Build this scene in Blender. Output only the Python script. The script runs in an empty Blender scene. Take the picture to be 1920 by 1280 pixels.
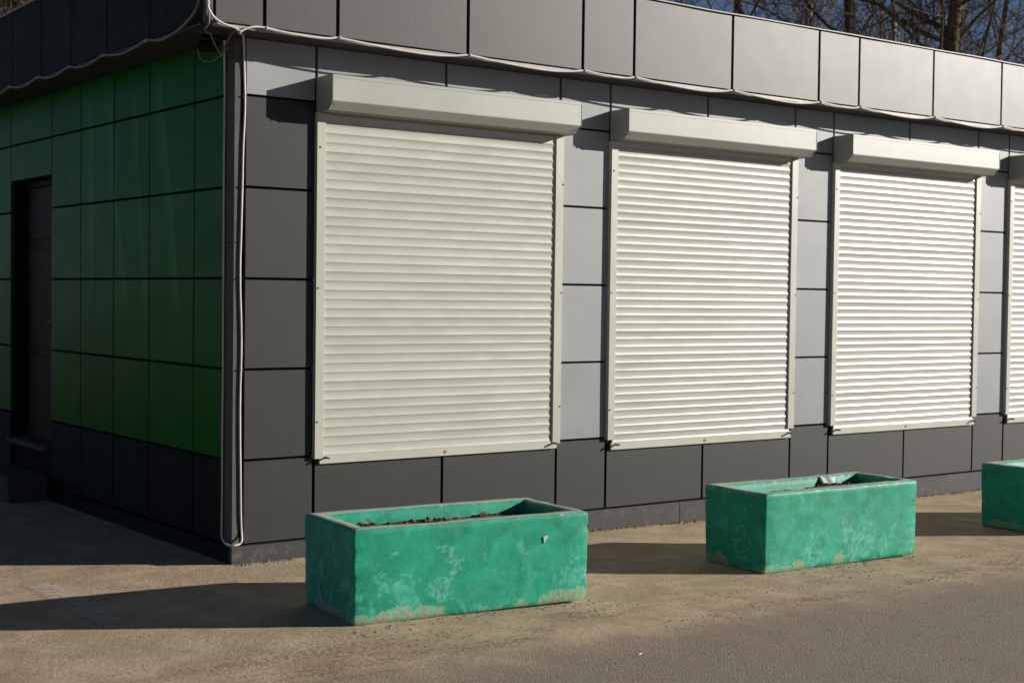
import bpy, bmesh, math, random
import numpy as np
from mathutils import Vector, Matrix, noise as mnoise

S = bpy.context.scene
COL = S.collection
rnd = random.Random(7)

# ------------------------------------------------------------------ camera
F_PX, YAW, PITCH, ROLL = 2717.5, 0.6387, -0.0313, 0.0127
CAM = Vector((-3.98, -8.2671, 1.6932))
fwd = Vector((math.sin(YAW)*math.cos(PITCH), math.cos(YAW)*math.cos(PITCH), math.sin(PITCH)))
rgt = Vector((math.cos(YAW), -math.sin(YAW), 0)); upv = rgt.cross(fwd)
r2 = rgt*math.cos(ROLL) + upv*math.sin(ROLL); u2 = -rgt*math.sin(ROLL) + upv*math.cos(ROLL)
cd = bpy.data.cameras.new('camera'); cam = bpy.data.objects.new('camera', cd); COL.objects.link(cam)
cam.matrix_world = Matrix(((r2.x, u2.x, -fwd.x, CAM.x), (r2.y, u2.y, -fwd.y, CAM.y), (r2.z, u2.z, -fwd.z, CAM.z), (0, 0, 0, 1)))
cd.sensor_width = 36; cd.lens = F_PX/1920*36; cd.clip_end = 2000; cd.clip_start = .05
cd.dof.use_dof = True; cd.dof.focus_distance = 8.8; cd.dof.aperture_fstop = 3.6
S.camera = cam

# ------------------------------------------------------------------ light
SUN_EL, SUN_AZ = math.radians(15.7), math.radians(31.0)      # azimuth from +X towards -Y
SUNV = Vector((math.cos(SUN_EL)*math.cos(SUN_AZ), -math.cos(SUN_EL)*math.sin(SUN_AZ), math.sin(SUN_EL)))
W = bpy.data.worlds.new('World'); S.world = W; W.use_nodes = True
wn = W.node_tree; wn.nodes.clear()
sky = wn.nodes.new('ShaderNodeTexSky'); sky.sky_type = 'NISHITA'; sky.sun_disc = False
sky.sun_elevation = SUN_EL; sky.sun_rotation = math.atan2(SUNV.x, SUNV.y)
sky.air_density = .36; sky.dust_density = .03; sky.ozone_density = .2
bg = wn.nodes.new('ShaderNodeBackground'); bg.inputs[1].default_value = .05
wo = wn.nodes.new('ShaderNodeOutputWorld')
wn.links.new(sky.outputs[0], bg.inputs[0]); wn.links.new(bg.outputs[0], wo.inputs[0])
sl = bpy.data.lights.new('sun', 'SUN'); sl.energy = 5.0; sl.angle = math.radians(.5); sl.color = (1, .945, .86)
so = bpy.data.objects.new('sun', sl); COL.objects.link(so)
so.rotation_euler = SUNV.to_track_quat('Z', 'Y').to_euler()
S.view_settings.view_transform = 'Standard'; S.view_settings.look = 'None'
S.view_settings.exposure = .42; S.view_settings.gamma = 1; S.view_settings.use_curve_mapping = False
S.cycles.use_denoising = True

# ------------------------------------------------------------------ node helpers
class NT:
    def __init__(s, name):
        s.m = bpy.data.materials.new(name); s.m.use_nodes = True
        s.t = s.m.node_tree; s.n = s.t.nodes; s.n.clear()
        s.out = s.n.new('ShaderNodeOutputMaterial'); s.b = s.n.new('ShaderNodeBsdfPrincipled')
        s.link(s.b.outputs[0], s.out.inputs[0]); s._c = None; s._r = None
    def link(s, a, b): s.t.links.new(a, b)
    def put(s, sock, v):
        if hasattr(v, 'is_output'): s.link(v, sock)
        elif isinstance(v, (tuple, list)) and len(v) == 3 and sock.type == 'RGBA': sock.default_value = (*v, 1)
        else: sock.default_value = v
    def set(s, **k):
        for a, v in k.items(): s.put(s.b.inputs[a.replace('_', ' ')], v)
    def node(s, t, **k):
        n = s.n.new(t)
        for a, v in k.items(): setattr(n, a, v)
        return n
    @property
    def coord(s):
        if s._c is None: s._c = s.node('ShaderNodeTexCoord').outputs['Object']
        return s._c
    @property
    def geo(s): return s.node('ShaderNodeNewGeometry')
    def rand(s):
        return s.node('ShaderNodeObjectInfo').outputs['Random']
    def mapped(s, scale=(1, 1, 1), co=None, rand=False):
        co = co or s.coord
        if rand:
            v = s.node('ShaderNodeVectorMath', operation='ADD'); s.link(co, v.inputs[0])
            sc = s.math('MULTIPLY', s.rand(), 37.0); s.link(sc, v.inputs[1]); co = v.outputs[0]
        m = s.node('ShaderNodeMapping'); s.link(co, m.inputs[0]); m.inputs['Scale'].default_value = scale
        return m.outputs[0]
    def noise(s, scale, detail=4, rough=.55, co=None, dist=0, d3=None):
        n = s.node('ShaderNodeTexNoise'); s.link(co or s.coord, n.inputs['Vector'])
        n.inputs['Scale'].default_value = scale; n.inputs['Detail'].default_value = detail
        n.inputs['Roughness'].default_value = rough; n.inputs['Distortion'].default_value = dist
        return n.outputs['Fac']
    def voro(s, scale, co=None, feature='F1', out='Distance'):
        n = s.node('ShaderNodeTexVoronoi', feature=feature); s.link(co or s.coord, n.inputs['Vector'])
        n.inputs['Scale'].default_value = scale; return n.outputs[out]
    def math(s, op, a, b=None, clamp=False):
        n = s.node('ShaderNodeMath', operation=op, use_clamp=clamp); s.put(n.inputs[0], a)
        if b is not None: s.put(n.inputs[1], b)
        return n.outputs[0]
    def ramp(s, x, a, b, lo=0., hi=1.):
        n = s.node('ShaderNodeMapRange', interpolation_type='SMOOTHSTEP'); s.put(n.inputs[0], x)
        for i, v in enumerate((a, b, lo, hi)): s.put(n.inputs[1+i], v)
        return n.outputs[0]
    def mix(s, f, a, b, mode='MIX'):
        n = s.node('ShaderNodeMix', data_type='RGBA', blend_type=mode); s.put(n.inputs[0], f)
        s.put(n.inputs[6], a); s.put(n.inputs[7], b); return n.outputs[2]
    def xyz(s, co=None):
        n = s.node('ShaderNodeSeparateXYZ'); s.link(co or s.coord, n.inputs[0]); return n.outputs
    def bump(s, h, strength=.3, dist=.01, normal=None):
        n = s.node('ShaderNodeBump'); s.put(n.inputs['Height'], h); n.inputs['Strength'].default_value = strength
        n.inputs['Distance'].default_value = dist
        if normal: s.link(normal, n.inputs['Normal'])
        s.link(n.outputs[0], s.b.inputs['Normal']); return n.outputs[0]

def painted_metal(name, col, rough, spec=.5, dirt=.12, wob=.25, streak=.06, dirtcol=(.3, .26, .2), rv=.03, painted_reflections=None):
    t = NT(name); co = t.mapped(rand=True)
    big = t.noise(2.2, 3, co=co); fine = t.noise(90, 3, co=co)
    st = t.noise(6, 4, co=t.mapped((7, 7, .35), rand=True))
    c = t.mix(t.ramp(st, .45, .8, 0, streak*3), col, tuple(x*1.25 + .01 for x in col))
    c = t.mix(t.math('MULTIPLY', t.ramp(t.noise(14, 6, .7, co=co), .5, .78), dirt), c, dirtcol)
    if painted_reflections:                                           # vertical streaks of reflected light painted into the panel colour
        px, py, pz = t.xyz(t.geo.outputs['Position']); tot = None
        for y0, y1, w in painted_reflections:
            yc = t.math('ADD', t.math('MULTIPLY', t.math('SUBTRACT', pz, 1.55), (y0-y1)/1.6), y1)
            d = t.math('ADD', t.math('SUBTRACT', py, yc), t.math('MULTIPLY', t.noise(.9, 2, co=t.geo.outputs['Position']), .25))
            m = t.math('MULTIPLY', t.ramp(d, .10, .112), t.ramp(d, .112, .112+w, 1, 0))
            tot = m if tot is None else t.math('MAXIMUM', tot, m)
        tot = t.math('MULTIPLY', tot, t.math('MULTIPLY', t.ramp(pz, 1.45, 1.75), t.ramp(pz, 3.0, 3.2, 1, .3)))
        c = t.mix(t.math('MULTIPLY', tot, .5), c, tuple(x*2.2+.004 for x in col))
    v = t.math('ADD', t.math('MULTIPLY', t.rand(), .14), .93)
    vv = t.math('MULTIPLY', v, t.ramp(big, .25, .75, .94, 1.06))
    n = t.node('ShaderNodeCombineColor')
    for i in range(3): t.link(vv, n.inputs[i])
    c = t.mix(1., c, n.outputs[0], 'MULTIPLY')
    sp = t.math('GREATER_THAN', t.noise(60, 2, co=co), .745)
    c = t.mix(t.math('MULTIPLY', sp, .35), c, tuple(x*.45 for x in col))
    t.set(Base_Color=c, Roughness=t.ramp(t.noise(5, 4, co=co), .3, .7, rough-rv, rough+rv))
    t.b.inputs['Specular IOR Level'].default_value = spec
    h = t.math('ADD', t.math('MULTIPLY', t.noise(1.6, 1, co=co), 1.), t.math('MULTIPLY', fine, .012))
    t.bump(h, wob, .012)
    return t.m

def plain(name, col, rough=.6, spec=.5, metal=0., var=.12, bumps=0, bscale=200):
    t = NT(name); co = t.mapped(rand=True)
    k = t.ramp(t.noise(9, 5, co=co), .3, .7)
    t.set(Base_Color=t.mix(k, tuple(x*(1-var) for x in col), tuple(min(1, x*(1+var)) for x in col)), Roughness=rough, Metallic=metal)
    t.b.inputs['Specular IOR Level'].default_value = spec
    if bumps: t.bump(t.noise(bscale, 4, co=co), bumps, .004)
    return t.m

M = {}
M['fascia'] = painted_metal('fascia_grey_panel', (.048, .046, .041), .47, .40, .05, .02, .08, rv=.008)
M['dark'] = painted_metal('anthracite_panel', (.0210, .0215, .0212), .55, .33, .03, .06, .05)
M['light'] = painted_metal('pale_grey_panel', (.240, .248, .252), .48, .35, .06, .1, .03)
M['green'] = painted_metal('green_panel', (.009, .105, .006), .34, .04, .03, .15, .05, painted_reflections=((2.45, 2.45, .16), (2.12, 1.75, .2), (1.63, 1.35, .14), (1.15, .80, .22)))
M['black'] = painted_metal('charcoal_side_panel', (.007, .007, .007), .6, .08, .03, .1, .04)
M['shutter'] = painted_metal('greige_shutter_paint', (.425, .425, .372), .30, .5, .02, .03, .02, (.32, .28, .2))
M['trim'] = painted_metal('greige_trim_paint', (.415, .42, .355), .38, .5, .05, .08, .03, (.32, .28, .2))
M['boxpaint'] = painted_metal('shutter_box_paint', (.30, .31, .27), .40, .5, .04, .12, .02)
M['plinth'] = painted_metal('plinth_grey', (.038, .038, .037), .6, .3, .45, .15, .1, (.2, .165, .12))
M['stucco'] = plain('rough_grey_corner', (.085, .082, .076), .8, .3, bumps=.22, bscale=420)
M['core'] = plain('backing_black', (.012, .012, .012), .9, .1)
M['soffit'] = plain('soffit_dark', (.05, .05, .05), .6, .3)
M['lip'] = plain('flashing_metal', (.30, .27, .25), .45, .5)
M['coping'] = plain('coping_metal', (.30, .285, .26), .5, .5)
M['cable'] = plain('white_cable', (.52, .49, .44), .5, .5)
M['gcable'] = plain('grey_cable', (.16, .155, .15), .5, .4)
M['steel'] = plain('dull_steel', (.10, .095, .085), .42, .5, .6)
M['brass'] = plain('lock_brass', (.50, .30, .10), .4, .5, .4)
M['hole'] = plain('hole_black', (.01, .01, .01), .8, .1)
M['door'] = plain('brown_door_paint', (.028, .009, .005), .5, .08)
M['concrete'] = plain('grey_concrete', (.09, .08, .07), .9, .1, bumps=.3, bscale=60)
M['soil'] = plain('dry_soil', (.13, .09, .058), .95, .1, var=.5, bumps=1., bscale=45)
M['clod'] = plain('soil_clods', (.085, .058, .038), .95, .1, var=.4)
M['pebble'] = plain('pebbles', (.30, .225, .15), .9, .2, var=.35)

def planter_mat(name, seed, wear):
    t = NT(name); co = t.mapped(); off = t.node('ShaderNodeVectorMath', operation='ADD')
    t.link(t.coord, off.inputs[0]); off.inputs[1].default_value = (seed*3.1, seed*1.7, seed*.9); co = off.outputs[0]
    z = t.xyz()[2]
    base = t.mix(t.ramp(t.noise(5, 6, .6, co=co, dist=1.2), .32, .68), (.002, .215, .125), (.007, .31, .190))
    zone = t.ramp(t.noise(2.6, 3, .5, co=co), .40, .62)
    edge = t.math('ADD', t.noise(8, 8, .72, co=co, dist=.5), t.ramp(z, .05, .5, wear*.05, -.04))
    worn = t.math('MULTIPLY', t.ramp(edge, .53, .565), t.ramp(zone, 0, 1, .25, 1))
    fine = t.ramp(t.noise(34, 6, .75, co=co), .40, .58)
    base = t.mix(t.math('MULTIPLY', t.math('MULTIPLY', worn, fine), .66), base, (.15, .47, .38))
    swirl = t.ramp(t.noise(12, 5, .65, co=co, dist=3.), .56, .66)
    base = t.mix(t.math('MULTIPLY', swirl, .18), base, (.07, .42, .31))
    # scraped concrete low down, ragged
    patch = t.math('ADD', t.math('SUBTRACT', t.math('MULTIPLY', t.noise(3.4, 4, .65, co=co), 1.9), .47), t.math('MULTIPLY', t.noise(22, 7, .8, co=co), .6))
    cz = t.math('ADD', patch, t.ramp(z, 0, .15, .13, -.50))
    pale = t.ramp(cz, .78, .86); bare = t.math('MULTIPLY', t.ramp(cz, .86, .91), t.ramp(t.noise(26, 6, .75, co=co), .44, .54))
    base = t.mix(t.math('MULTIPLY', pale, .6), base, (.22, .42, .27))
    conc = t.mix(t.ramp(t.noise(40, 5, .7, co=co), .3, .7), (.22, .15, .085), (.40, .33, .21))
    base = t.mix(t.math('MULTIPLY', bare, .85), base, conc)
    spots = t.math('GREATER_THAN', t.noise(62, 3, .6, co=co), .735)
    base = t.mix(t.math('MULTIPLY', spots, .7), base, (.02, .08, .05))
    lipz = t.math('ADD', z, t.math('MULTIPLY', t.noise(22, 6, .7, co=co), .06))
    chip = t.math('MULTIPLY', t.ramp(lipz, .515, .53), t.ramp(t.noise(26, 5, .7, co=co), .52, .6))
    base = t.mix(t.math('MULTIPLY', chip, .6), base, (.40, .52, .43))
    nz = t.xyz(t.geo.outputs['Normal'])[2]
    dust = t.math('MULTIPLY', t.ramp(nz, .75, .97), t.ramp(t.noise(18, 5, co=co), .2, .6, .6, .92))
    base = t.mix(dust, base, (.36, .41, .31))
    t.set(Base_Color=base, Roughness=t.ramp(bare, 0, 1, .55, .9)); t.b.inputs['Specular IOR Level'].default_value = .32
    h = t.math('SUBTRACT', t.math('MULTIPLY', t.noise(9, 5, .55, co=co, dist=2.), .6), t.math('MULTIPLY', bare, .35))
    h = t.math('SUBTRACT', h, t.math('MULTIPLY', spots, .5))
    h = t.math('ADD', h, t.math('MULTIPLY', t.noise(120, 3, co=co), .12))
    t.bump(h, .35, .008)
    return t.m

def ground_mat():
    t = NT('dusty_asphalt'); x, y, z = t.xyz()
    n1 = t.noise(.55, 5, .6); n2 = t.noise(3.2, 6, .62, dist=.4); n3 = t.noise(24, 5, .6)
    line = t.math('ADD', t.math('MULTIPLY', n1, .5), t.math('MULTIPLY', n2, .55))
    e = t.math('ADD', y, t.math('ADD', line, t.math('MULTIPLY', x, -.03)))
    dusty = t.ramp(e, -2.75, -1.95)
    sand = t.mix(t.ramp(n2, .35, .68), (.41, .308, .202), (.545, .42, .292))
    sand = t.mix(t.ramp(t.noise(1.3, 4, .6), .48, .66, 0, .55), sand, (.34, .27, .19))
    sand = t.mix(t.ramp(t.noise(130, 4, .7), .52, .70, 0, .6), sand, (.20, .145, .09))
    sand = t.mix(t.ramp(t.noise(210, 3, .7), .55, .7, 0, .45), sand, (.66, .52, .37))
    agg = t.voro(105); agg2 = t.noise(150, 4, .75)
    asp = t.mix(t.ramp(agg2, .35, .68), (.15, .118, .092), (.42, .345, .28))
    asp = t.mix(t.ramp(agg, .05, .35, .45, 0), asp, (.36, .31, .26))
    asp = t.mix(t.ramp(n2, .5, .75, 0, .35), asp, (.33, .25, .17))
    crumb = t.math('MULTIPLY', t.ramp(t.noise(42, 5, .7), .50, .60), t.math('MULTIPLY', t.ramp(t.noise(1., 5, .75, co=t.mapped((.7, 2.6, 1))), .50, .60), t.math('MULTIPLY', t.ramp(y, -3.0, -2.6), t.ramp(y, -2.25, -2.0, 1, .12))))
    col = t.mix(dusty, asp, sand)
    col = t.mix(t.math('MULTIPLY', crumb, .55), col, (.14, .10, .065))
    sp = t.math('GREATER_THAN', t.noise(38, 2, .5), .76)
    col = t.mix(t.math('MULTIPLY', sp, .6), col, (.09, .06, .04))
    t.set(Base_Color=col, Roughness=.93); t.b.inputs['Specular IOR Level'].default_value = .2
    ha = t.math('MULTIPLY', t.math('ADD', t.math('MULTIPLY', agg, -.7), agg2), t.ramp(dusty, 0, 1, 1.0, .12))
    hs = t.math('ADD', t.math('MULTIPLY', n3, .5), t.math('MULTIPLY', t.noise(95, 5, .72), .5))
    h = t.math('ADD', ha, t.math('ADD', hs, t.math('MULTIPLY', n2, .9)))
    h = t.math('ADD', h, t.math('MULTIPLY', crumb, .8))
    t.bump(h, .7, .016)
    return t.m
M['ground'] = ground_mat()

def bark_mat(name, c1, c2, birch=False):
    t = NT(name); k = t.noise(3, 6, .65, co=t.mapped((6, 6, 1)))
    c = t.mix(t.ramp(k, .35, .65), c1, c2)
    if birch: c = t.mix(t.ramp(t.noise(2.5, 4, .6, co=t.mapped((1, 1, 4))), .54, .62, 0, .85), c, (.05, .045, .04))
    t.set(Base_Color=c, Roughness=.95); t.b.inputs['Specular IOR Level'].default_value = .15
    t.bump(k, .6, .03); return t.m
M['bark'] = bark_mat('bark_brown', (.060, .048, .036), (.13, .105, .075))
M['bark_grey'] = bark_mat('bark_grey', (.085, .075, .062), (.17, .145, .11))
M['birch'] = bark_mat('bark_birch', (.36, .33, .27), (.52, .48, .40), True)
M['twig'] = bark_mat('twigs', (.070, .053, .040), (.125, .094, .07))
M['leaf'] = plain('dry_leaves', (.20, .13, .045), .8, .2, var=.6)

# ------------------------------------------------------------------ object helpers
def obj(name, mesh, mat=None, parent=None, loc=(0, 0, 0), rot=(0, 0, 0)):
    o = bpy.data.objects.new(name, mesh); COL.objects.link(o)
    if mat is not None and not mesh.materials: mesh.materials.append(mat)
    o.location = loc; o.rotation_euler = rot
    if parent: o.parent = parent
    return o
def thing(name, label, cat, loc=(0, 0, 0), group=None):
    o = bpy.data.objects.new(name, None); COL.objects.link(o); o.location = loc; o.empty_display_size = .1
    return tag(o, label, cat, group)
def tag(o, label, cat, group=None):
    o['label'] = label; o['category'] = cat
    if group: o['group'] = group
    return o
def mesh(name, V, Fc, smooth=False):
    m = bpy.data.meshes.new(name); m.from_pydata([tuple(v) for v in V], [], Fc); m.update()
    if smooth: m.polygons.foreach_set('use_smooth', [True]*len(m.polygons))
    return m
BOXF = [(0, 3, 2, 1), (4, 5, 6, 7), (0, 1, 5, 4), (1, 2, 6, 5), (2, 3, 7, 6), (3, 0, 4, 7)]
def boxv(a, b):
    (x0, y0, z0), (x1, y1, z1) = a, b
    return [(x0, y0, z0), (x1, y0, z0), (x1, y1, z0), (x0, y1, z0), (x0, y0, z1), (x1, y0, z1), (x1, y1, z1), (x0, y1, z1)]
def boxes(name, bs, bevel=0.):
    bm = bmesh.new()
    for a, b in bs:
        vs = [bm.verts.new(v) for v in boxv(a, b)]
        for f in BOXF: bm.faces.new([vs[i] for i in f])
    if bevel: bmesh.ops.bevel(bm, geom=list(bm.edges), offset=bevel, segments=1, affect='EDGES', clamp_overlap=True)
    m = bpy.data.meshes.new(name); bm.to_mesh(m); bm.free(); return m
def box(name, a, b, mat, parent, bevel=.0015, jitter=0.):
    """box from corner a to corner b, its own origin at its centre"""
    c = [(p+q)/2 for p, q in zip(a, b)]; h = [abs(q-p)/2 for p, q in zip(a, b)]
    m = boxes(name, [((-h[0], -h[1], -h[2]), (h[0], h[1], h[2]))], bevel)
    j = lambda: rnd.uniform(-jitter, jitter)
    return obj(name, m, mat, parent, c, (j(), j(), j()))
def tube(V, Fc, pts, rad, n=8, cap=True):
    pts = [Vector(p) for p in pts]; b = len(V)
    t0 = (pts[1]-pts[0]).normalized(); ref = Vector((0, 0, 1)) if abs(t0.z) < .9 else Vector((1, 0, 0))
    nrm = t0.cross(ref).normalized()
    for i, p in enumerate(pts):
        t = (pts[min(i+1, len(pts)-1)]-pts[max(i-1, 0)])
        t = t.normalized() if t.length > 1e-9 else t0
        nrm = (nrm - t*nrm.dot(t)); nrm = nrm.normalized() if nrm.length > 1e-6 else t.orthogonal().normalized()
        bn = t.cross(nrm); r = rad[i] if hasattr(rad, '__len__') else rad
        for k in range(n):
            a = 2*math.pi*k/n; V.append(p + nrm*(r*math.cos(a)) + bn*(r*math.sin(a)))
    for i in range(len(pts)-1):
        for k in range(n):
            a = b+i*n+k; c = b+i*n+(k+1) % n; Fc.append((a, c, c+n, a+n))
    if cap:
        Fc.append(tuple(b+k for k in range(n-1, -1, -1))); e = b+(len(pts)-1)*n; Fc.append(tuple(e+k for k in range(n)))
def smooth_path(P, k=6):
    P = [Vector(p) for p in P]; out = []
    for i in range(len(P)-1):
        p0, p1, p2, p3 = P[max(i-1, 0)], P[i], P[i+1], P[min(i+2, len(P)-1)]
        for j in range(k):
            t = j/k
            out.append(.5*((2*p1)+(p2-p0)*t+(2*p0-5*p1+4*p2-p3)*t*t+(3*p1-p0-3*p2+p3)*t**3))
    return out+[P[-1]]
def cyl(name, p, d, r, mat, parent, n=14):
    V, Fc = [], []; tube(V, Fc, [Vector((0, 0, 0)), Vector(d)], r, n)
    return obj(name, mesh(name, V, Fc), mat, parent, p)

# ------------------------------------------------------------------ setting: ground
def gz(x): return -.0137*min(max(x, 0), 4.4)
def axis(lo, hi, step, far):
    a = list(np.arange(lo, hi+1e-6, step)); e, o = [], []
    for k in far: e.append(lo-k); o.append(hi+k)
    return sorted(e)+a+o
xs = axis(-7, 15, .11, (1, 3, 7, 15, 40, 120, 400)); ys = axis(-8, 8, .11, (1, 3, 7, 15, 40, 120, 400))
V = []; nx, ny = len(xs), len(ys)
for y in ys:
    for x in xs:
        h = gz(x)
        if -7.2 < x < 15.2 and -8.2 < y < 8.2:
            h += .006*mnoise.noise((x*.9, y*.9, 3)) + .003*mnoise.noise((x*3, y*3, 9)) - .004
        V.append((x, y, h))
Fc = [(j*nx+i, j*nx+i+1, (j+1)*nx+i+1, (j+1)*nx+i) for j in range(ny-1) for i in range(nx-1)]
g = obj('ground', mesh('ground', V, Fc, True), M['ground']); g['kind'] = 'structure'

# faded paint stripe on the ground left of the corner
t = NT('faded_stripe'); x, y, z = t.xyz()
mk = t.ramp(t.noise(13, 7, .72), .36, .56)
ed = t.math('MULTIPLY', t.ramp(t.math('ABSOLUTE', x), .04, .11, 1, 0), t.ramp(t.math('ABSOLUTE', y), .5, .72, 1, 0))
tr = t.node('ShaderNodeBsdfTransparent'); mxs = t.node('ShaderNodeMixShader')
t.set(Base_Color=(.66, .60, .52), Roughness=.9)
t.put(mxs.inputs[0], t.math('MULTIPLY', t.math('MULTIPLY', mk, ed), .55)); t.link(tr.outputs[0], mxs.inputs[1]); t.link(t.b.outputs[0], mxs.inputs[2])
t.link(mxs.outputs[0], t.out.inputs[0]); M['stripe'] = t.m
V = []; Fc = []
for j in range(13):
    for i in range(4):
        xx = -.12+.08*i; yy = -.75+.125*j; X, Y = -1.21+xx, -.58+yy
        V.append((xx, yy, .006*mnoise.noise((X*.9, Y*.9, 3))+.003*mnoise.noise((X*3, Y*3, 9))-.004+.0045))
for j in range(12):
    for i in range(3): Fc.append((j*4+i, j*4+i+1, j*4+i+5, j*4+i+4))
st = obj('painted_stripe', mesh('painted_stripe', V, Fc, True), M['stripe'], loc=(-1.21, -.58, 0)); st['kind'] = 'structure'

# ------------------------------------------------------------------ the building
B = thing('shop_building', 'low flat-roofed kiosk clad in grey and green metal panels with roller shutters', 'building')
XE, YE = 10.95, 7.0
Z0, Z1, DZ = .111, .642, .57
ZL = [Z0, Z1, Z1+DZ, Z1+2*DZ, Z1+3*DZ, Z1+4*DZ, 3.281]
WX = [(.57+2.475*k, 2.57+2.475*k) for k in range(4)]
DY0, DY1, DZ0, DZ1 = 3.36, 4.33, .42, 2.615           # door opening in the side wall
core = [((.17, .03, -.3), (XE-.03, YE-.03, 3.78)), ((.03, .032, -.3), (.17, DY0, 3.779)), ((.03, DY1, -.3), (.17, YE-.032, 3.779)),
        ((.031, DY0, DZ1), (.17, DY1, 3.777)), ((.031, DY0, -.3), (.17, DY1, DZ0-.04))]
obj('wall', boxes('wall', core), M['core'], B)
G = .0075                                                # half a joint
def panel(a, b, mat, name='cladding_panel'): return box(name, a, b, mat, B, .002, math.radians(.12))
def front(x0, x1, z0, z1, mat): panel((x0+G+.002, 0, z0+G), (x1-G-.002, .026, z1-G), mat)
rows_l = ['dark', 'dark', 'dark', 'dark', 'dark', 'light']
for r in range(6): front(.068, .57, ZL[r], ZL[r+1], M[rows_l[r]])
for k, (a, b) in enumerate(WX):
    mid = (a+b)/2+.002
    for (p, q) in ((a, mid), (mid, b)):
        front(p, q, ZL[0], ZL[1], M['dark']); front(p, q, ZL[5], ZL[6], M['light'])
    n = WX[k+1][0] if k < 3 else XE
    for r in range(6): front(b, n, ZL[r], ZL[r+1], M['dark'] if r == 0 else M['light'])
YJ = [.145, .593, 1.332, 1.991, 2.665, 3.327, 4.35, 5.02, 5.69, 6.36, YE]
def side(y0, y1, z0, z1, mat): panel((0, y0+G, z0+G), (.026, y1-G, z1-G), mat)
for c in range(len(YJ)-1):
    a, b = YJ[c], YJ[c+1]
    if abs(a-3.327) < .01:
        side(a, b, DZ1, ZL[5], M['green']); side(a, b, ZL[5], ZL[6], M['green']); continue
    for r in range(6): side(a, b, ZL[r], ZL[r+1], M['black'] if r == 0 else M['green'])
# corner post and plinth
box('corner_post', (.002, .011, .10), (.051, .128, 2.0), M['stucco'], B, .002)
box('corner_post', (.0025, .0115, 2.003), (.051, .128, 3.274), M['stucco'], B, .002)
pj = [-.012, 3.80, 6.30, 8.80, XE]
for a, b in zip(pj[:-1], pj[1:]): box('plinth_board', (a+.002, -.013, -.25), (b-.002, .029, .106), M['plinth'], B, .002, math.radians(.04))
for a, b in ((.032, 2.2), (2.2, 4.6), (4.6, YE)): box('plinth_board', (-.012, a+.002, -.25), (.029, b-.002, .105), M['black'], B, .002, math.radians(.04))
# soffit, fascia, flashing, coping, roof
OY, OX = -.255, -.311
ZB, ZT = 3.302, 3.874
box('soffit', (OX+.03, OY+.03, 3.276), (XE+.2, .028, 3.315), M['soffit'], B, 0)
box('soffit', (OX+.03, .0285, 3.2765), (.028, YE, 3.315), M['soffit'], B, 0)
core2 = [((OX+.032, OY+.032, 3.318), (XE+.2, -.02, 3.862)), ((OX+.033, -.02, 3.317), (-.02, YE, 3.861))]
obj('fascia_frame', boxes('fascia_frame', core2), M['core'], B)
FJ = [-.262, .07, .577, 1.571, 2.563, 3.046, 4.048, 5.034, 5.526, 6.503, 7.487, 7.97, 8.98, 9.97, 10.45, XE+.2]
for a, b in zip(FJ[:-1], FJ[1:]): panel((a+.0115, OY, ZB), (b-.0115, OY+.028, ZT), M['fascia'], 'fascia_panel')
FY = [-.205, .588, 1.33, 2.005, 2.66, 3.325, 3.98, 4.64, 5.3, 5.96, 6.62, YE]
for a, b in zip(FY[:-1], FY[1:]): panel((OX, a+.006, ZB-.003), (OX+.028, b-.006, ZT-.003), M['black'], 'fascia_panel')
box('corner_trim', (OX-.002, OY-.002, ZB-.012), (OX+.042, OY+.045, ZT-.001), M['stucco'], B, .002)
def wavy(name, p, q, w, h, amp, mat, seed):
    """thin metal strip from p to q with a hand-bent unevenness"""
    p, q = Vector(p), Vector(q); d = q-p; L = d.length; d.normalize(); s = Vector((-d.y, d.x, 0)); n = int(L/.12)+1
    V = []; Fc = []
    for i in range(n+1):
        c = p+d*(L*i/n); dz = amp*mnoise.noise((i*.12*1.3, seed, 0)); dn = amp*mnoise.noise((i*.12*1.1, seed, 7))
        for a, b in ((-w/2, 0), (w/2, 0), (w/2, h), (-w/2, h)): V.append(c+s*(a+dn)+Vector((0, 0, b+dz)))
    for i in range(n):
        for k in range(4): Fc.append((i*4+k, i*4+(k+1) % 4, i*4+4+(k+1) % 4, i*4+4+k))
    Fc += [(3, 2, 1, 0), tuple(n*4+k for k in range(4))]
    m = mesh(name, V, Fc)
    return obj(name, m, mat, B)
wavy('drip_flashing', (OX+.05, OY+.008, 3.273), (XE+.2, OY+.008, 3.273), .022, .018, .003, M['lip'], 1)
wavy('drip_flashing', (OX-.001, YE, 3.279), (OX-.001, OY+.06, 3.279), .022, .010, .003, M['soffit'], 2)
wavy('coping', (OX-.02, OY+.045, 3.876), (XE+.2, OY+.045, 3.876), .125, .007, .008, M['coping'], 3)
wavy('coping', (OX+.045, YE, 3.875), (OX+.045, OY+.11, 3.875), .125, .012, .010, M['coping'], 4)
obj('roof', boxes('roof', [((OX+.1, OY+.1, 3.79), (XE+.1, YE+.1, 3.85))]), M['soffit'], B)

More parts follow.
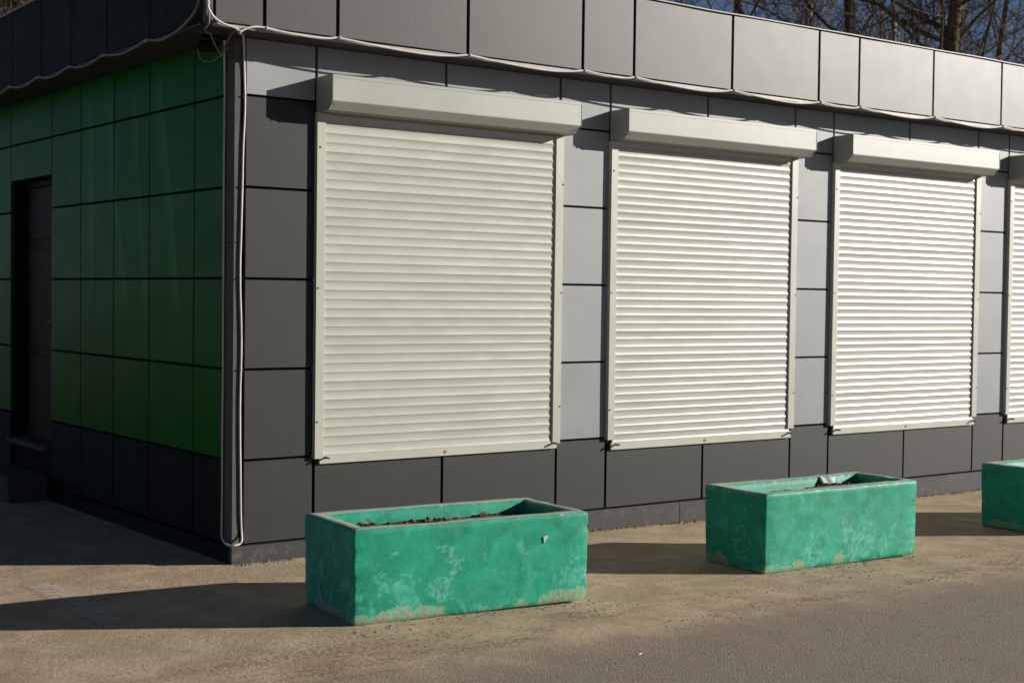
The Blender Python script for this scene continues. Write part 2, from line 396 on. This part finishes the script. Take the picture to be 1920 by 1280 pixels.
# ------------------------------------------------------------------ roller shutters (parts of the building)
PITCH_S = .05935
def slat_mesh(L):
    h = PITCH_S-.0018; n = 12; V = []; Fc = []
    for i in range(n+1):
        t = i/n; y = -.0175+.0050*(1-abs(2*t-1)**2.5)
        V += [(0, y, h*t), (L, y, h*t)]
    for i in range(n): Fc.append((2*i, 2*i+1, 2*i+3, 2*i+2))
    ns = len(Fc); b = len(V)
    V += [(0, -.0175, 0), (L, -.0175, 0), (L, -.002, 0), (0, -.002, 0), (0, -.0175, h), (L, -.0175, h), (L, -.002, h), (0, -.002, h)]
    Fc += [(b, b+3, b+2, b+1), (b+4, b+5, b+6, b+7), (b+2, b+3, b+7, b+6)]
    m = mesh('slat', V, Fc); m.polygons.foreach_set('use_smooth', [i < ns for i in range(len(Fc))]); m.update()
    return m
SL = 1.915
slatm = slat_mesh(SL); slatm.materials.append(M['shutter'])
def shutter_box(L):
    prof = [(-.001, 2.856), (-.157, 2.856), (-.211, 2.912), (-.211, 3.074), (-.001, 3.074)]
    V = [(x, y, z) for x in (0, L) for y, z in prof]; n = 5
    Fc = [tuple(range(n)), tuple(range(2*n-1, n-1, -1))]+[(k, n+k, n+(k+1) % n, (k+1) % n) for k in range(n)]
    bm = bmesh.new(); vs = [bm.verts.new(v) for v in V]
    for f in Fc: bm.faces.new([vs[i] for i in f])
    bmesh.ops.recalc_face_normals(bm, faces=bm.faces)
    bmesh.ops.bevel(bm, geom=list(bm.edges), offset=.0025, segments=2, affect='EDGES')
    m = bpy.data.meshes.new('shutter_box'); bm.to_mesh(m); bm.free(); return m
def endplate(x):
    prof = [(-.001, 2.853), (-.158, 2.853), (-.2135, 2.911), (-.2135, 3.0765), (-.001, 3.0765)]
    V = [(xx, y, z) for xx in (x, x+.003) for y, z in prof]; n = 5
    return mesh('box_end', V, [tuple(range(n-1, -1, -1)), tuple(range(n, 2*n))]+[(k, (k+1) % n, n+(k+1) % n, n+k) for k in range(n)])
BARZ = [.592, .551, .551, .545]
which = ['pale louvred roller shutter nearest the building corner', 'second pale roller shutter from the building corner',
         'third pale roller shutter from the building corner', 'pale roller shutter cut by the right edge of the photo']
for k, (a, b) in enumerate(WX):
    R = bpy.data.objects.new('roller_shutter', None); COL.objects.link(R); R.parent = B; R.location = (a, 0, 0); R['label'] = which[k]
    obj('shutter_box', shutter_box(2.02), M['boxpaint'], R, (.0025, 0, 0))
    obj('box_end', endplate(-.001), M['boxpaint'], R); obj('box_end', endplate(2.0235), M['boxpaint'], R)
    box('box_lid', (.003, -.2128, 3.0555), (2.022, -.19, 3.0762), M['boxpaint'], R, .001)
    for x0, x1, lip in ((-.010, .054, .002), (1.940, 2.012, -.002)):
        box('guide_rail', (x0, -.034, .627), (x1, .024, 2.8525), M['trim'], R, .0018)
    for x, zz in ((.011, 2.64), (.006, 1.745), (.006, .87), (2.005, 2.52), (2.004, 1.74), (2.004, .905)):
        z = zz+rnd.uniform(-.02, .02)
        hole = zz > 2.3
        cyl('screw', (x, -.0347 if hole else -.034, z), (0, -.0012 if hole else -.004, 0), .0066 if hole else .0058, M['hole'] if hole else M['steel'], R, 10)
    cyl('screw', (.012, -.196, 2.892), (0, -.006, -.006), .005, M['steel'], R, 8)
    cyl('screw', (2.012, -.196, 2.892), (0, -.006, -.006), .005, M['steel'], R, 8)
    zb = BARZ[k]; z = zb+.057
    while z < 2.85:
        o = obj('slat', slatm, None, R, (.047, -.0060+rnd.uniform(-.0005, .0005), z), (rnd.uniform(-.004, .004), 0, rnd.uniform(-.0002, .0002)))
        z += PITCH_S
    box('bottom_bar', (.030, -.027, zb), (1.987, -.008, zb+.0555), M['trim'], R, .002)
    for x in (.072, 1.952):
        V, Fc = [], []; tube(V, Fc, [(0, 0, 0), (0, -.048, 0)], .0075, 12)
        p = obj('locking_pin', mesh('locking_pin', V, Fc, False), M['steel'], R, (x, -.0255, zb+.040))
    lk = cyl('lock', (1.003+rnd.uniform(-.01, .01), -.0271, zb+.028), (0, -.004, 0), .0125, M['brass'], R, 16)
    cyl('keyhole', (lk.location.x, -.0311, zb+.028), (0, -.0006, 0), .005, M['hole'], R, 10)

# ------------------------------------------------------------------ side door
D = bpy.data.objects.new('door', None); COL.objects.link(D); D.parent = B; D.location = (.114, (DY0+DY1)/2, DZ0); D['label'] = 'dark brown panelled door recessed in the green side wall'
w2, dh = (DY1-DY0)/2, DZ1-DZ0
box('door_leaf', (.004, -w2+.05, .012), (.05, w2-.05, dh-.06), M['door'], D, .002)
for z0, z1 in ((.12, .72), (.80, 1.62), (1.70, 2.05)): box('door_panel', (-.006, -w2+.15, z0), (.0035, w2-.15, z1), M['door'], D, .004)
for a, b in (((-.01, -w2+.001, .012), (.05, -w2+.047, dh-.001)), ((-.01, w2-.047, .012), (.05, w2-.001, dh-.001)), ((-.01, -w2+.048, dh-.056), (.05, w2-.048, dh-.001))):
    box('door_frame', a, b, M['black'], D, .002)
V, Fc = [], []; tube(V, Fc, smooth_path([(0, 0, 0), (-.045, 0, 0), (-.055, .02, 0), (-.055, .11, -.004)], 4), .009, 10)
obj('door_handle', mesh('door_handle', V, Fc, True), M['steel'], D, (.004, -w2+.10, 1.02))
box('handle_plate', (-.002, -w2+.08, .93), (.0038, -w2+.12, 1.12), M['steel'], D, .001)
box('door_sill', (-.16, -w2+.003, -.035), (.055, w2-.003, .010), M['concrete'], D, .004)
stp = box('door_step', (-.34, DY0-.02, -.05), (-.015, DY1+.08, .20), M['concrete'], None, .008)
tag(stp, 'low concrete step on the ground below the side door', 'step')

# ------------------------------------------------------------------ planters
def rrect(hx, hy, r, z, nl=16, ns=7, na=4):
    P = []; cs = [(hx-r, -hy+r, -90), (hx-r, hy-r, 0), (-hx+r, hy-r, 90), (-hx+r, -hy+r, 180)]
    for i, (cx, cy, a0) in enumerate(cs):
        for j in range(na+1):
            a = math.radians(a0+90*j/na); P.append((cx+r*math.cos(a), cy+r*math.sin(a), z))
        nxt = cs[(i+1) % 4]; n = ns if i % 2 == 0 else nl
        s = P[-1]; a = math.radians(nxt[2]); e = (nxt[0]+r*math.cos(a), nxt[1]+r*math.sin(a), z)
        for j in range(1, n): P.append(tuple(s[q]+(e[q]-s[q])*j/n for q in range(3)))
    return P
def planter(label, fl, yaw, L, Wd, H, z, seed, wear, rad=.022):
    c, s = math.cos(yaw), math.sin(yaw)
    cx, cy = fl[0]+c*L/2-s*Wd/2, fl[1]+s*L/2+c*Wd/2
    T = thing('concrete_planter', label, 'planter', (cx, cy, z), 'green concrete planters in front of the shutters'); T.rotation_euler = (0, 0, yaw)
    hx, hy, w, r = L/2, Wd/2, .085, rad; rings = []
    rings.append(rrect(hx-.018, hy-.018, r, .000)); rings.append(rrect(hx-.010, hy-.010, r, .004))
    for i in range(1, 31): rings.append(rrect(hx-.008*(1-i/30), hy-.008*(1-i/30), r, .012+(H-.034)*i/30))
    rings.append(rrect(hx-.005, hy-.003, r, H-.008)); rings.append(rrect(hx-.011, hy-.007, r, H-.0025)); rings.append(rrect(hx-.022, hy-.013, r, H)); rings.append(rrect(hx-w/2, hy-w/2, r*.8, H+.001))
    rings.append(rrect(hx-w+.010, hy-w+.010, r*.7, H-.001)); rings.append(rrect(hx-w, hy-w, r*.7, H-.009))
    for i in range(1, 7): rings.append(rrect(hx-w-.006*i, hy-w-.006*i, r*.7, H-.009-.035*i))
    n = len(rings[0]); V = []; Fc = []
    for ri, R in enumerate(rings):
        for p in R:
            v = Vector(p); q = v*3+Vector((seed*5., 0, 0)); d = mnoise.noise_vector(q)*.0035+mnoise.noise_vector(v*17+Vector((seed*9., 3, 1)))*.0026
            if .008 < p[2]: v = v+d
            if abs(p[0]) > hx-.035 and abs(p[1]) > hy-.035 or p[2] > H-.012 or p[2] < .03:       # chipped arrises
                e = max(0, mnoise.noise((p[0]*21+seed, p[1]*21, p[2]*60+seed*3))-.25)*.020
                v.x -= e*math.copysign(1, v.x)*(abs(p[0]) > hx-.04); v.y -= e*math.copysign(1, v.y)*(abs(p[1]) > hy-.04); v.z -= e*(p[2] > H-.012)
            V.append(v)
    for i in range(len(rings)-1):
        for k in range(n): Fc.append((i*n+k, i*n+(k+1) % n, (i+1)*n+(k+1) % n, (i+1)*n+k))
    Fc.append(tuple(range(n-1, -1, -1))); Fc.append(tuple((len(rings)-1)*n+k for k in range(n)))
    obj('planter_body', mesh('planter_body', V, Fc, True), planter_mat('planter_paint_%d' % seed, seed, wear), T)
    # soil: lumpy sheet with clods
    gx, gy = 36, 12; ix, iy = hx-w-.010, hy-w-.010; V = []; Fc = []
    for j in range(gy+1):
        for i in range(gx+1):
            x = -ix+2*ix*i/gx; y = -iy+2*iy*j/gy
            V.append((x, y, H-.070+.024*mnoise.noise((x*4, y*4, seed))+.014*mnoise.noise((x*19, y*19, seed))))
    for j in range(gy):
        for i in range(gx): a = j*(gx+1)+i; Fc.append((a, a+1, a+gx+2, a+gx+1))
    obj('soil', mesh('soil', V, Fc, False), M['soil'], T)
    V = []; Fc = []; rr = random.Random(seed)
    for _ in range(300):
        x = rr.uniform(-ix, ix)*.97; y = rr.uniform(-iy, iy)*.95; e = rr.choice((.006, .009, .012, .02))
        clod(V, Fc, (x, y, H-.067+.024*mnoise.noise((x*4, y*4, seed))+.014*mnoise.noise((x*19, y*19, seed))), e, rr)
    o = obj('soil_clods', mesh('soil_clods', V, Fc), M['clod'], T); o['kind'] = 'stuff'
    return T
def clod(V, Fc, p, e, rr):
    b = len(V); s = [e*rr.uniform(.5, 1.2) for _ in range(6)]
    a = rr.uniform(0, 6.28); ca, sa = math.cos(a), math.sin(a)
    for i, (x, y, z) in enumerate(((1, 0, 0), (0, 1, 0), (-1, 0, 0), (0, -1, 0), (0, 0, 1), (0, 0, -1))):
        x, y, z = x*s[i], y*s[i], z*s[i]*.8
        V.append((p[0]+ca*x-sa*y, p[1]+sa*x+ca*y, p[2]+z))
    for q in ((0, 1, 4), (1, 2, 4), (2, 3, 4), (3, 0, 4), (1, 0, 5), (2, 1, 5), (3, 2, 5), (0, 3, 5)): Fc.append(tuple(b+i for i in q))
p1 = planter('chipped green concrete planter nearest the camera, in front of the first shutter', (-.2406, -1.9033), -.0996, 1.44, .648, .497, -.002, 1, 1., .011)
p2 = planter('green concrete planter with a torn paint flake inside, middle of the row', (2.727, -1.928), -.027, 1.467, .567, .51, -.0435, 2, 1.2)
planter('green planter cut off by the right edge of the photo, its shaded end showing', (5.742, -1.917), -.03, 1.45, .57, .495, -.0605, 3, .8)
V = []
for yy in (0, .004):
    V += [(.418, -.3250+yy, .378), (.450, -.3250+yy, .384), (.446, -.3250+yy, .372), (.423, -.3250+yy, .342)]
obj('paint_chip', mesh('paint_chip', V, [(3, 2, 1, 0), (4, 5, 6, 7)]+[(k, (k+1) % 4, 4+(k+1) % 4, 4+k) for k in range(4)]), plain('chip_paint', (.42, .58, .46), .7), p1, (0, -.0022, 0))
for lx, ly, a in ((-.43, .06, .4), (-.05, .02, 2.), (.22, .08, 4.)):      # curled dry leaves on the soil
    V = []
    for j in range(5):
        for i in range(3):
            u, v = (i-1)*.016*math.sin(math.pi*(j+.6)/5.2), j*.013
            V.append((u, v, .010+abs(i-1)*.010+.022*(j/4)**2))
    Fl = [(j*3+i, j*3+i+1, j*3+i+4, j*3+i+3) for j in range(4) for i in range(2)]
    lf = obj('dry_leaf', mesh('dry_leaf', V, Fl, True), M['leaf'], p1, (lx, ly, .497-.062), (0, 0, a))
# torn flake of paint curling off the inner face of the middle planter
V = []; Fc = []
for j in range(5):
    for i in range(7):
        u, v = i/6-.5, j/4; wdt = 1-.5*v*abs(math.sin(i*1.7))
        V.append((.34+.15*u*wdt, .567/2-.094-.03*v*v-.01*math.sin(u*5), .507-.045*v+.006*math.sin(i*2.1)))
for j in range(4):
    for i in range(6): a = j*7+i; Fc.append((a, a+1, a+8, a+7))
fl = obj('paint_flake', mesh('paint_flake', V, Fc, True), plain('flake_paint', (.34, .45, .38), .6), p2)
md = fl.modifiers.new('t', 'SOLIDIFY'); md.thickness = .003

# ------------------------------------------------------------------ cables
def cable(parent, path, r, mat, name='strand', n=8):
    V, Fc = [], []; tube(V, Fc, path, r, n); return obj(name, mesh(name, V, Fc, True), mat, parent)
def tie(parent, p, axis, r=.0125):
    V, Fc = [], []; a = Vector(axis).normalized()*.0045; tube(V, Fc, [Vector(p)-a, Vector(p)+a], r, 10)
    V2 = boxv((p[0]-.004, p[1]-r-.006, p[2]-.004), (p[0]+.004, p[1]-r+.002, p[2]+.005)); b = len(V); V += [Vector(v) for v in V2]; Fc += [tuple(b+i for i in f) for f in BOXF]
    obj('cable_tie', mesh('cable_tie', V, Fc), M['cable'], parent)
C1 = thing('fascia_cable', 'white cable tied along the bottom of the sunlit roof edge, sagging between ties', 'cable')
CY = -.277
pts = [(-.315, CY, 3.90), (-.317, CY, 3.60), (-.312, CY, 3.40), (-.297, CY, 3.345), (-.255, CY, 3.305), (-.20, CY, 3.283), (-.14, CY, 3.272), (-.105, CY, 3.252)]
cable(C1, smooth_path(pts, 6), .0084, M['cable'])
pts = [(-.105, CY, 3.25), (-.06, CY, 3.277), (.005, CY, 3.294), (.07, CY, 3.294)]
tj = [.07, .577, 1.571, 2.563, 3.046, 4.048, 5.034, 5.526, 6.503, 7.487, 7.97, 8.98, 9.97, 10.45]
rc = random.Random(5)
for a, b in zip(tj[:-1], tj[1:]):
    L = b-a; sg = .028*min(1, L/.95)*rc.uniform(.65, 1.25) if L > .7 else .016
    for t, f in ((.22, .5), (.5, .95), (.7, 1.), (.86, .62), (1., .0)): pts.append((a+L*t, CY-.004*f, 3.292-sg*f))
cable(C1, smooth_path(pts, 5), .0074, M['cable'])
for x in tj: tie(C1, (x, CY, 3.293), (1, 0, -.03))
tie(C1, (-.105, CY, 3.250), (1, 0, .2), .013)
tie(C1, (-.312, CY, 3.40), (0, 0, 1), .013)
C2 = thing('corner_cable', 'white cable hanging down the building corner and looping round its foot', 'cable')
vp = [(-.105, CY+.012, 3.25), (-.02, -.13, 3.268), (.045, -.022, 3.258), (0.062, 0.003, 3.10), (0.069, 0.003, 2.85), (0.059, 0.003, 2.60), (0.055, 0.003, 2.38), (0.049, 0.003, 2.10), (0.043, 0.003, 1.80), (0.052, 0.003, 1.52),
      (0.055, 0.003, 1.33), (0.049, 0.003, 1.05), (0.050, 0.003, .82), (0.055, 0.003, .55), (0.060, 0.003, .28), (0.066, 0.003, .185), (.056, -.022, .148), (.040, -.025, .126), (.000, -.024, .118), (-.022, .008, .119),
      (-.027, .055, .132), (-.022, .10, .160), (-.012, .122, .22), (-.010, .124, .45), (-.010, .127, .80), (-.009, .124, 1.2), (-.010, .126, 1.65), (-.009, .128, 2.1), (-.010, .127, 2.55), (-.010, .124, 2.95), (-.02, .11, 3.16), (-.05, .05, 3.25)]
cable(C2, smooth_path(vp, 6), .0072, M['cable'])
for x, z in ((.068, 2.915), (.054, 2.355), (.044, 1.785), (.053, 1.215)): tie(C2, (x, .003, z), (0, 0, 1), .009)
C3 = thing('side_cable', 'grey cable tied along the shaded side roof edge', 'cable')
pts = [(OX-.022, -.215, 3.90), (OX-.022, -.215, 3.55), (OX-.022, -.20, 3.42), (OX-.022, -.11, 3.345)]
sj = [.588, 1.33, 2.005, 2.66, 3.325, 3.98, 4.64, 5.3, 5.96, 6.62]
pts += [(OX-.022, .10, 3.285), (OX-.022, .35, 3.262), (OX-.022, .588, 3.288)]
for a, b in zip(sj[:-1], sj[1:]):
    for t, f in ((.25, .6), (.5, 1.), (.75, .75), (1., 0)): pts.append((OX-.022, a+(b-a)*t, 3.288-.030*f))
cable(C3, smooth_path(pts, 5), .0095, M['gcable'])
for y in sj: tie(C3, (OX-.022, y, 3.288), (0, 1, 0))
# small fitting under the roof corner with loose wires
LF = thing('corner_lamp', 'small dark lamp fitting with loose wires under the roof corner', 'lamp', (-.13, .10, 3.29))
box('mounting_plate', (-.05, -.04, -.018), (.05, .04, .0015), M['core'], LF, .002)
cyl('lamp_arm', (0, 0, -.018), (.0, -.01, -.05), .012, M['core'], LF)
V, Fc = [], []; tube(V, Fc, [(-.07, .02, -.085), (-.05, .015, -.08), (.03, -.01, -.075), (.055, -.02, -.078)], [.022, .034, .036, .028], 14)
obj('lamp_body', mesh('lamp_body', V, Fc, True), M['core'], LF)
cable(LF, smooth_path([(-.065, .02, -.095), (-.05, .01, -.16), (.0, -.02, -.175), (.06, -.06, -.13), (.09, -.09, -.085)], 6), .0035, M['gcable'], 'wire')
LW = thing('loose_wire', 'loose grey wires looping under the roof corner beside the lamp', 'wire')
cable(LW, smooth_path([(-.31, CY-.012, 3.335), (-.305, CY, 3.28), (-.295, -.20, 3.25), (-.22, -.12, 3.24), (-.15, -.02, 3.21), (-.075, .04, 3.15)], 6), .006, M['gcable'], 'wire')
cable(LW, smooth_path([(-.075, .04, 3.15), (-.085, -.06, 3.22), (-.10, -.17, 3.262), (-.105, CY+.012, 3.262)], 6), .006, M['gcable'], 'wire')

# ------------------------------------------------------------------ loose grit on the ground
V = []; Fc = []; rr = random.Random(11)
def gn(x, y): return gz(x)+.006*mnoise.noise((x*.9, y*.9, 3))+.003*mnoise.noise((x*3, y*3, 9))-.004
def scatter(n, fx, fy, sizes):
    for _ in range(n):
        x, y = fx(), fy(); e = rr.choice(sizes); clod(V, Fc, (x, y, gn(x, y)+e*.25), e, rr)
for _ in range(18):
    cx, cy = rr.uniform(-1.6, 5.5), rr.gauss(-2.35, .16); sx, sy = rr.uniform(.08, .3), rr.uniform(.02, .06)
    scatter(34, lambda: rr.gauss(cx, sx), lambda: rr.gauss(cy, sy), (.002, .003, .003, .004, .006))
scatter(1300, lambda: rr.uniform(0, 9), lambda: -.016-abs(rr.gauss(0, .03)), (.003, .004, .006, .009, .012))
scatter(800, lambda: rr.uniform(-3, 9), lambda: rr.uniform(-3.6, 0), (.002, .003, .004, .006))
scatter(120, lambda: rr.uniform(-.3, 1.3), lambda: rr.gauss(-2.02, .05), (.003, .005, .008))
scatter(90, lambda: rr.uniform(2.7, 4.2), lambda: rr.gauss(-1.98, .05), (.003, .005, .008))
scatter(90, lambda: rr.uniform(-3, -.1), lambda: rr.uniform(-.2, 4), (.004, .006, .012))
V2, F2 = [], []; tube(V2, F2, [(0, 0, 0), (.026, .008, .001)], .0026, 8)
tag(obj('paper_scrap', mesh('paper_scrap', V2, F2), plain('scrap_white', (.7, .66, .58), .8), None, (.62, -3.12, gn(.62, -3.12)+.0045)), 'tiny white rolled scrap lying on the asphalt in the foreground', 'litter')
gr = obj('grit', mesh('grit', V, Fc), M['pebble']); gr['kind'] = 'stuff'; gr['label'] = 'loose grit and crumbs of dry soil on the dusty ground'; gr['category'] = 'grit'

# ------------------------------------------------------------------ bare trees behind the building
def grow(seed, Ht, r0, lean, n_limb, droop=0.):
    rr = random.Random(seed); TV, TF, CV, CF = [], [], [], []
    def wob(p, d, L, n, amp, up):
        P = [p.copy()]; d = d.normalized()
        for i in range(n):
            d = (d+Vector((rr.gauss(0, amp), rr.gauss(0, amp), rr.gauss(0, amp)+up))).normalized(); p = p+d*(L/n); P.append(p)
        return P
    tr = wob(Vector((0, 0, -.2)), Vector((lean, lean*.4, 1)), Ht, 14, .009, .01)
    rad = [r0*(1.25 if i == 0 else 1)*(1-.86*(i/14)**1.1) for i in range(15)]
    tube(TV, TF, tr, rad, 9)
    for k in range(n_limb):
        f = .16+.80*(k+rr.random())/n_limb; i = min(int(f*14), 13); p = tr[i].lerp(tr[i+1], f*14-i)
        a = rr.uniform(0, 6.283); el = rr.uniform(.25, 1.0)-droop; L = (Ht*.30)*(1.1-f*.7)*rr.uniform(.7, 1.25); rb = rad[i]*rr.uniform(.22, .45)
        d = Vector((math.cos(a)*math.cos(el), math.sin(a)*math.cos(el), math.sin(el)))
        lp = wob(p, d, L, 7, .16, .05); lr = [rb*(1-.85*j/7) for j in range(8)]
        tube(TV, TF, lp, lr, 5, False)
        for m in range(rr.randint(6, 9)):
            g2 = rr.uniform(.15, 1.); j = min(int(g2*7), 6); q = lp[j].lerp(lp[j+1], g2*7-j)
            d2 = ((lp[j+1]-lp[j]).normalized()+Vector((rr.gauss(0, .7), rr.gauss(0, .7), rr.gauss(.15, .6)))).normalized()
            L2 = L*rr.uniform(.25, .5); sp = wob(q, d2, L2, 4, .2, .05); r2_ = max(lr[j]*.45, .008)
            tube(CV, CF, sp, [r2_*(1-.8*e/4) for e in range(5)], 3, False)
            for w in range(rr.randint(4, 6)):
                g3 = rr.uniform(.1, 1.); e = min(int(g3*4), 3); q3 = sp[e].lerp(sp[e+1], g3*4-e)
                d3 = ((sp[e+1]-sp[e]).normalized()+Vector((rr.gauss(0, .8), rr.gauss(0, .8), rr.gauss(.1, .7)))).normalized()
                tp = wob(q3, d3, L2*rr.uniform(.3, .7), 3, .25, .03)
                tube(CV, CF, tp, [.0075, .006, .005, .003], 3, False)
    return mesh('trunk', TV, TF, True), mesh('crown', CV, CF, False)
T = [grow(31, 17, .17, .02, 34), grow(32, 15, .12, .10, 30), grow(33, 18, .21, -.03, 40), grow(34, 13, .085, .06, 26), grow(35, 12, .10, -.08, 46, .15)]
for k, (tm, cm) in enumerate(T): cm.materials.append(M['twig'])
tcache = {}
def trunk_mesh(k, mat):
    if (k, mat) not in tcache:
        m = T[k][0].copy(); m.materials.clear(); m.materials.append(M[mat]); tcache[(k, mat)] = m
    return tcache[(k, mat)]
def tree(k, mat, heading, dist, rot, scale, label, group='bare trees behind the building', name='bare_tree'):
    h = math.radians(heading); p = (CAM.x+dist*math.sin(h), CAM.y+dist*math.cos(h), -.05)
    e = thing(name, label, 'tree', p, group); e.rotation_euler = (0, 0, rot); e.scale = (scale,)*3
    obj('trunk', trunk_mesh(k, mat), None, e); obj('crown', T[k][1], None, e)
    return e
tree(0, 'bark', 45.2, 33, .3, 1., 'straight dark bare tree rising above the roof edge, leftmost on the right side')
tree(3, 'bark_grey', 43.7, 38, 1.3, 1., 'slim grey bare tree just left of the leftmost dark trunk')
tree(3, 'bark', 48.3, 36, 2.3, 1.1, 'slim dark bare tree left of the pale birch')
tree(3, 'birch', 49.1, 31, 4.0, 1.15, 'slim pale birch trunk beside a dark straight trunk', name='birch_tree')
tree(0, 'bark', 50.05, 33, 2.1, .95, 'straight dark trunk right beside the slim pale birch')
tree(3, 'bark', 50.9, 40, .2, .8, 'thin dark sapling between the straight trunk and the leaning birch')
tree(1, 'birch', 51.3, 30, .4, .85, 'pale birch trunk leaning to the right', name='birch_tree')
tree(3, 'bark', 51.95, 33, 3.1, .9, 'thin dark trunk just right of the leaning birch')
tree(2, 'bark', 52.5, 30, 1., .95, 'thickest dark trunk, mossy, above the third shutter box')
tree(0, 'bark_grey', 52.95, 31, 4.4, .9, 'grey trunk growing close beside the thickest dark trunk')
tree(1, 'bark', 53.4, 35, 5.2, 1., 'dark trunk right of the thick pair, bending away')
tree(4, 'bark', 55.3, 30, 2.6, .9, 'low spreading bare tree with dark boughs at the right edge of the photo')
rw = random.Random(21)
for i in range(9):
    hd = 42+16*(i+rw.random())/9; ds = rw.uniform(45, 85); k = rw.choice((0, 1, 2, 3, 4, 4))
    tree(k, rw.choice(('bark', 'bark_grey', 'bark_grey', 'birch')), hd, ds, rw.uniform(0, 6.3), rw.uniform(.75, 1.1), 'bare tree deep in the wood behind the roof, right of centre', 'far trees right of centre')
for i in range(24):
    hd = rw.uniform(10, 24); ds = rw.uniform(24, 60); k = rw.choice((0, 1, 2, 4, 4, 4))
    tree(k, rw.choice(('bark', 'bark_grey')), hd, ds, rw.uniform(0, 6.3), rw.uniform(.8, 1.1), 'bare tree in the thicket above the dark side roof edge', 'thicket trees at the upper left')
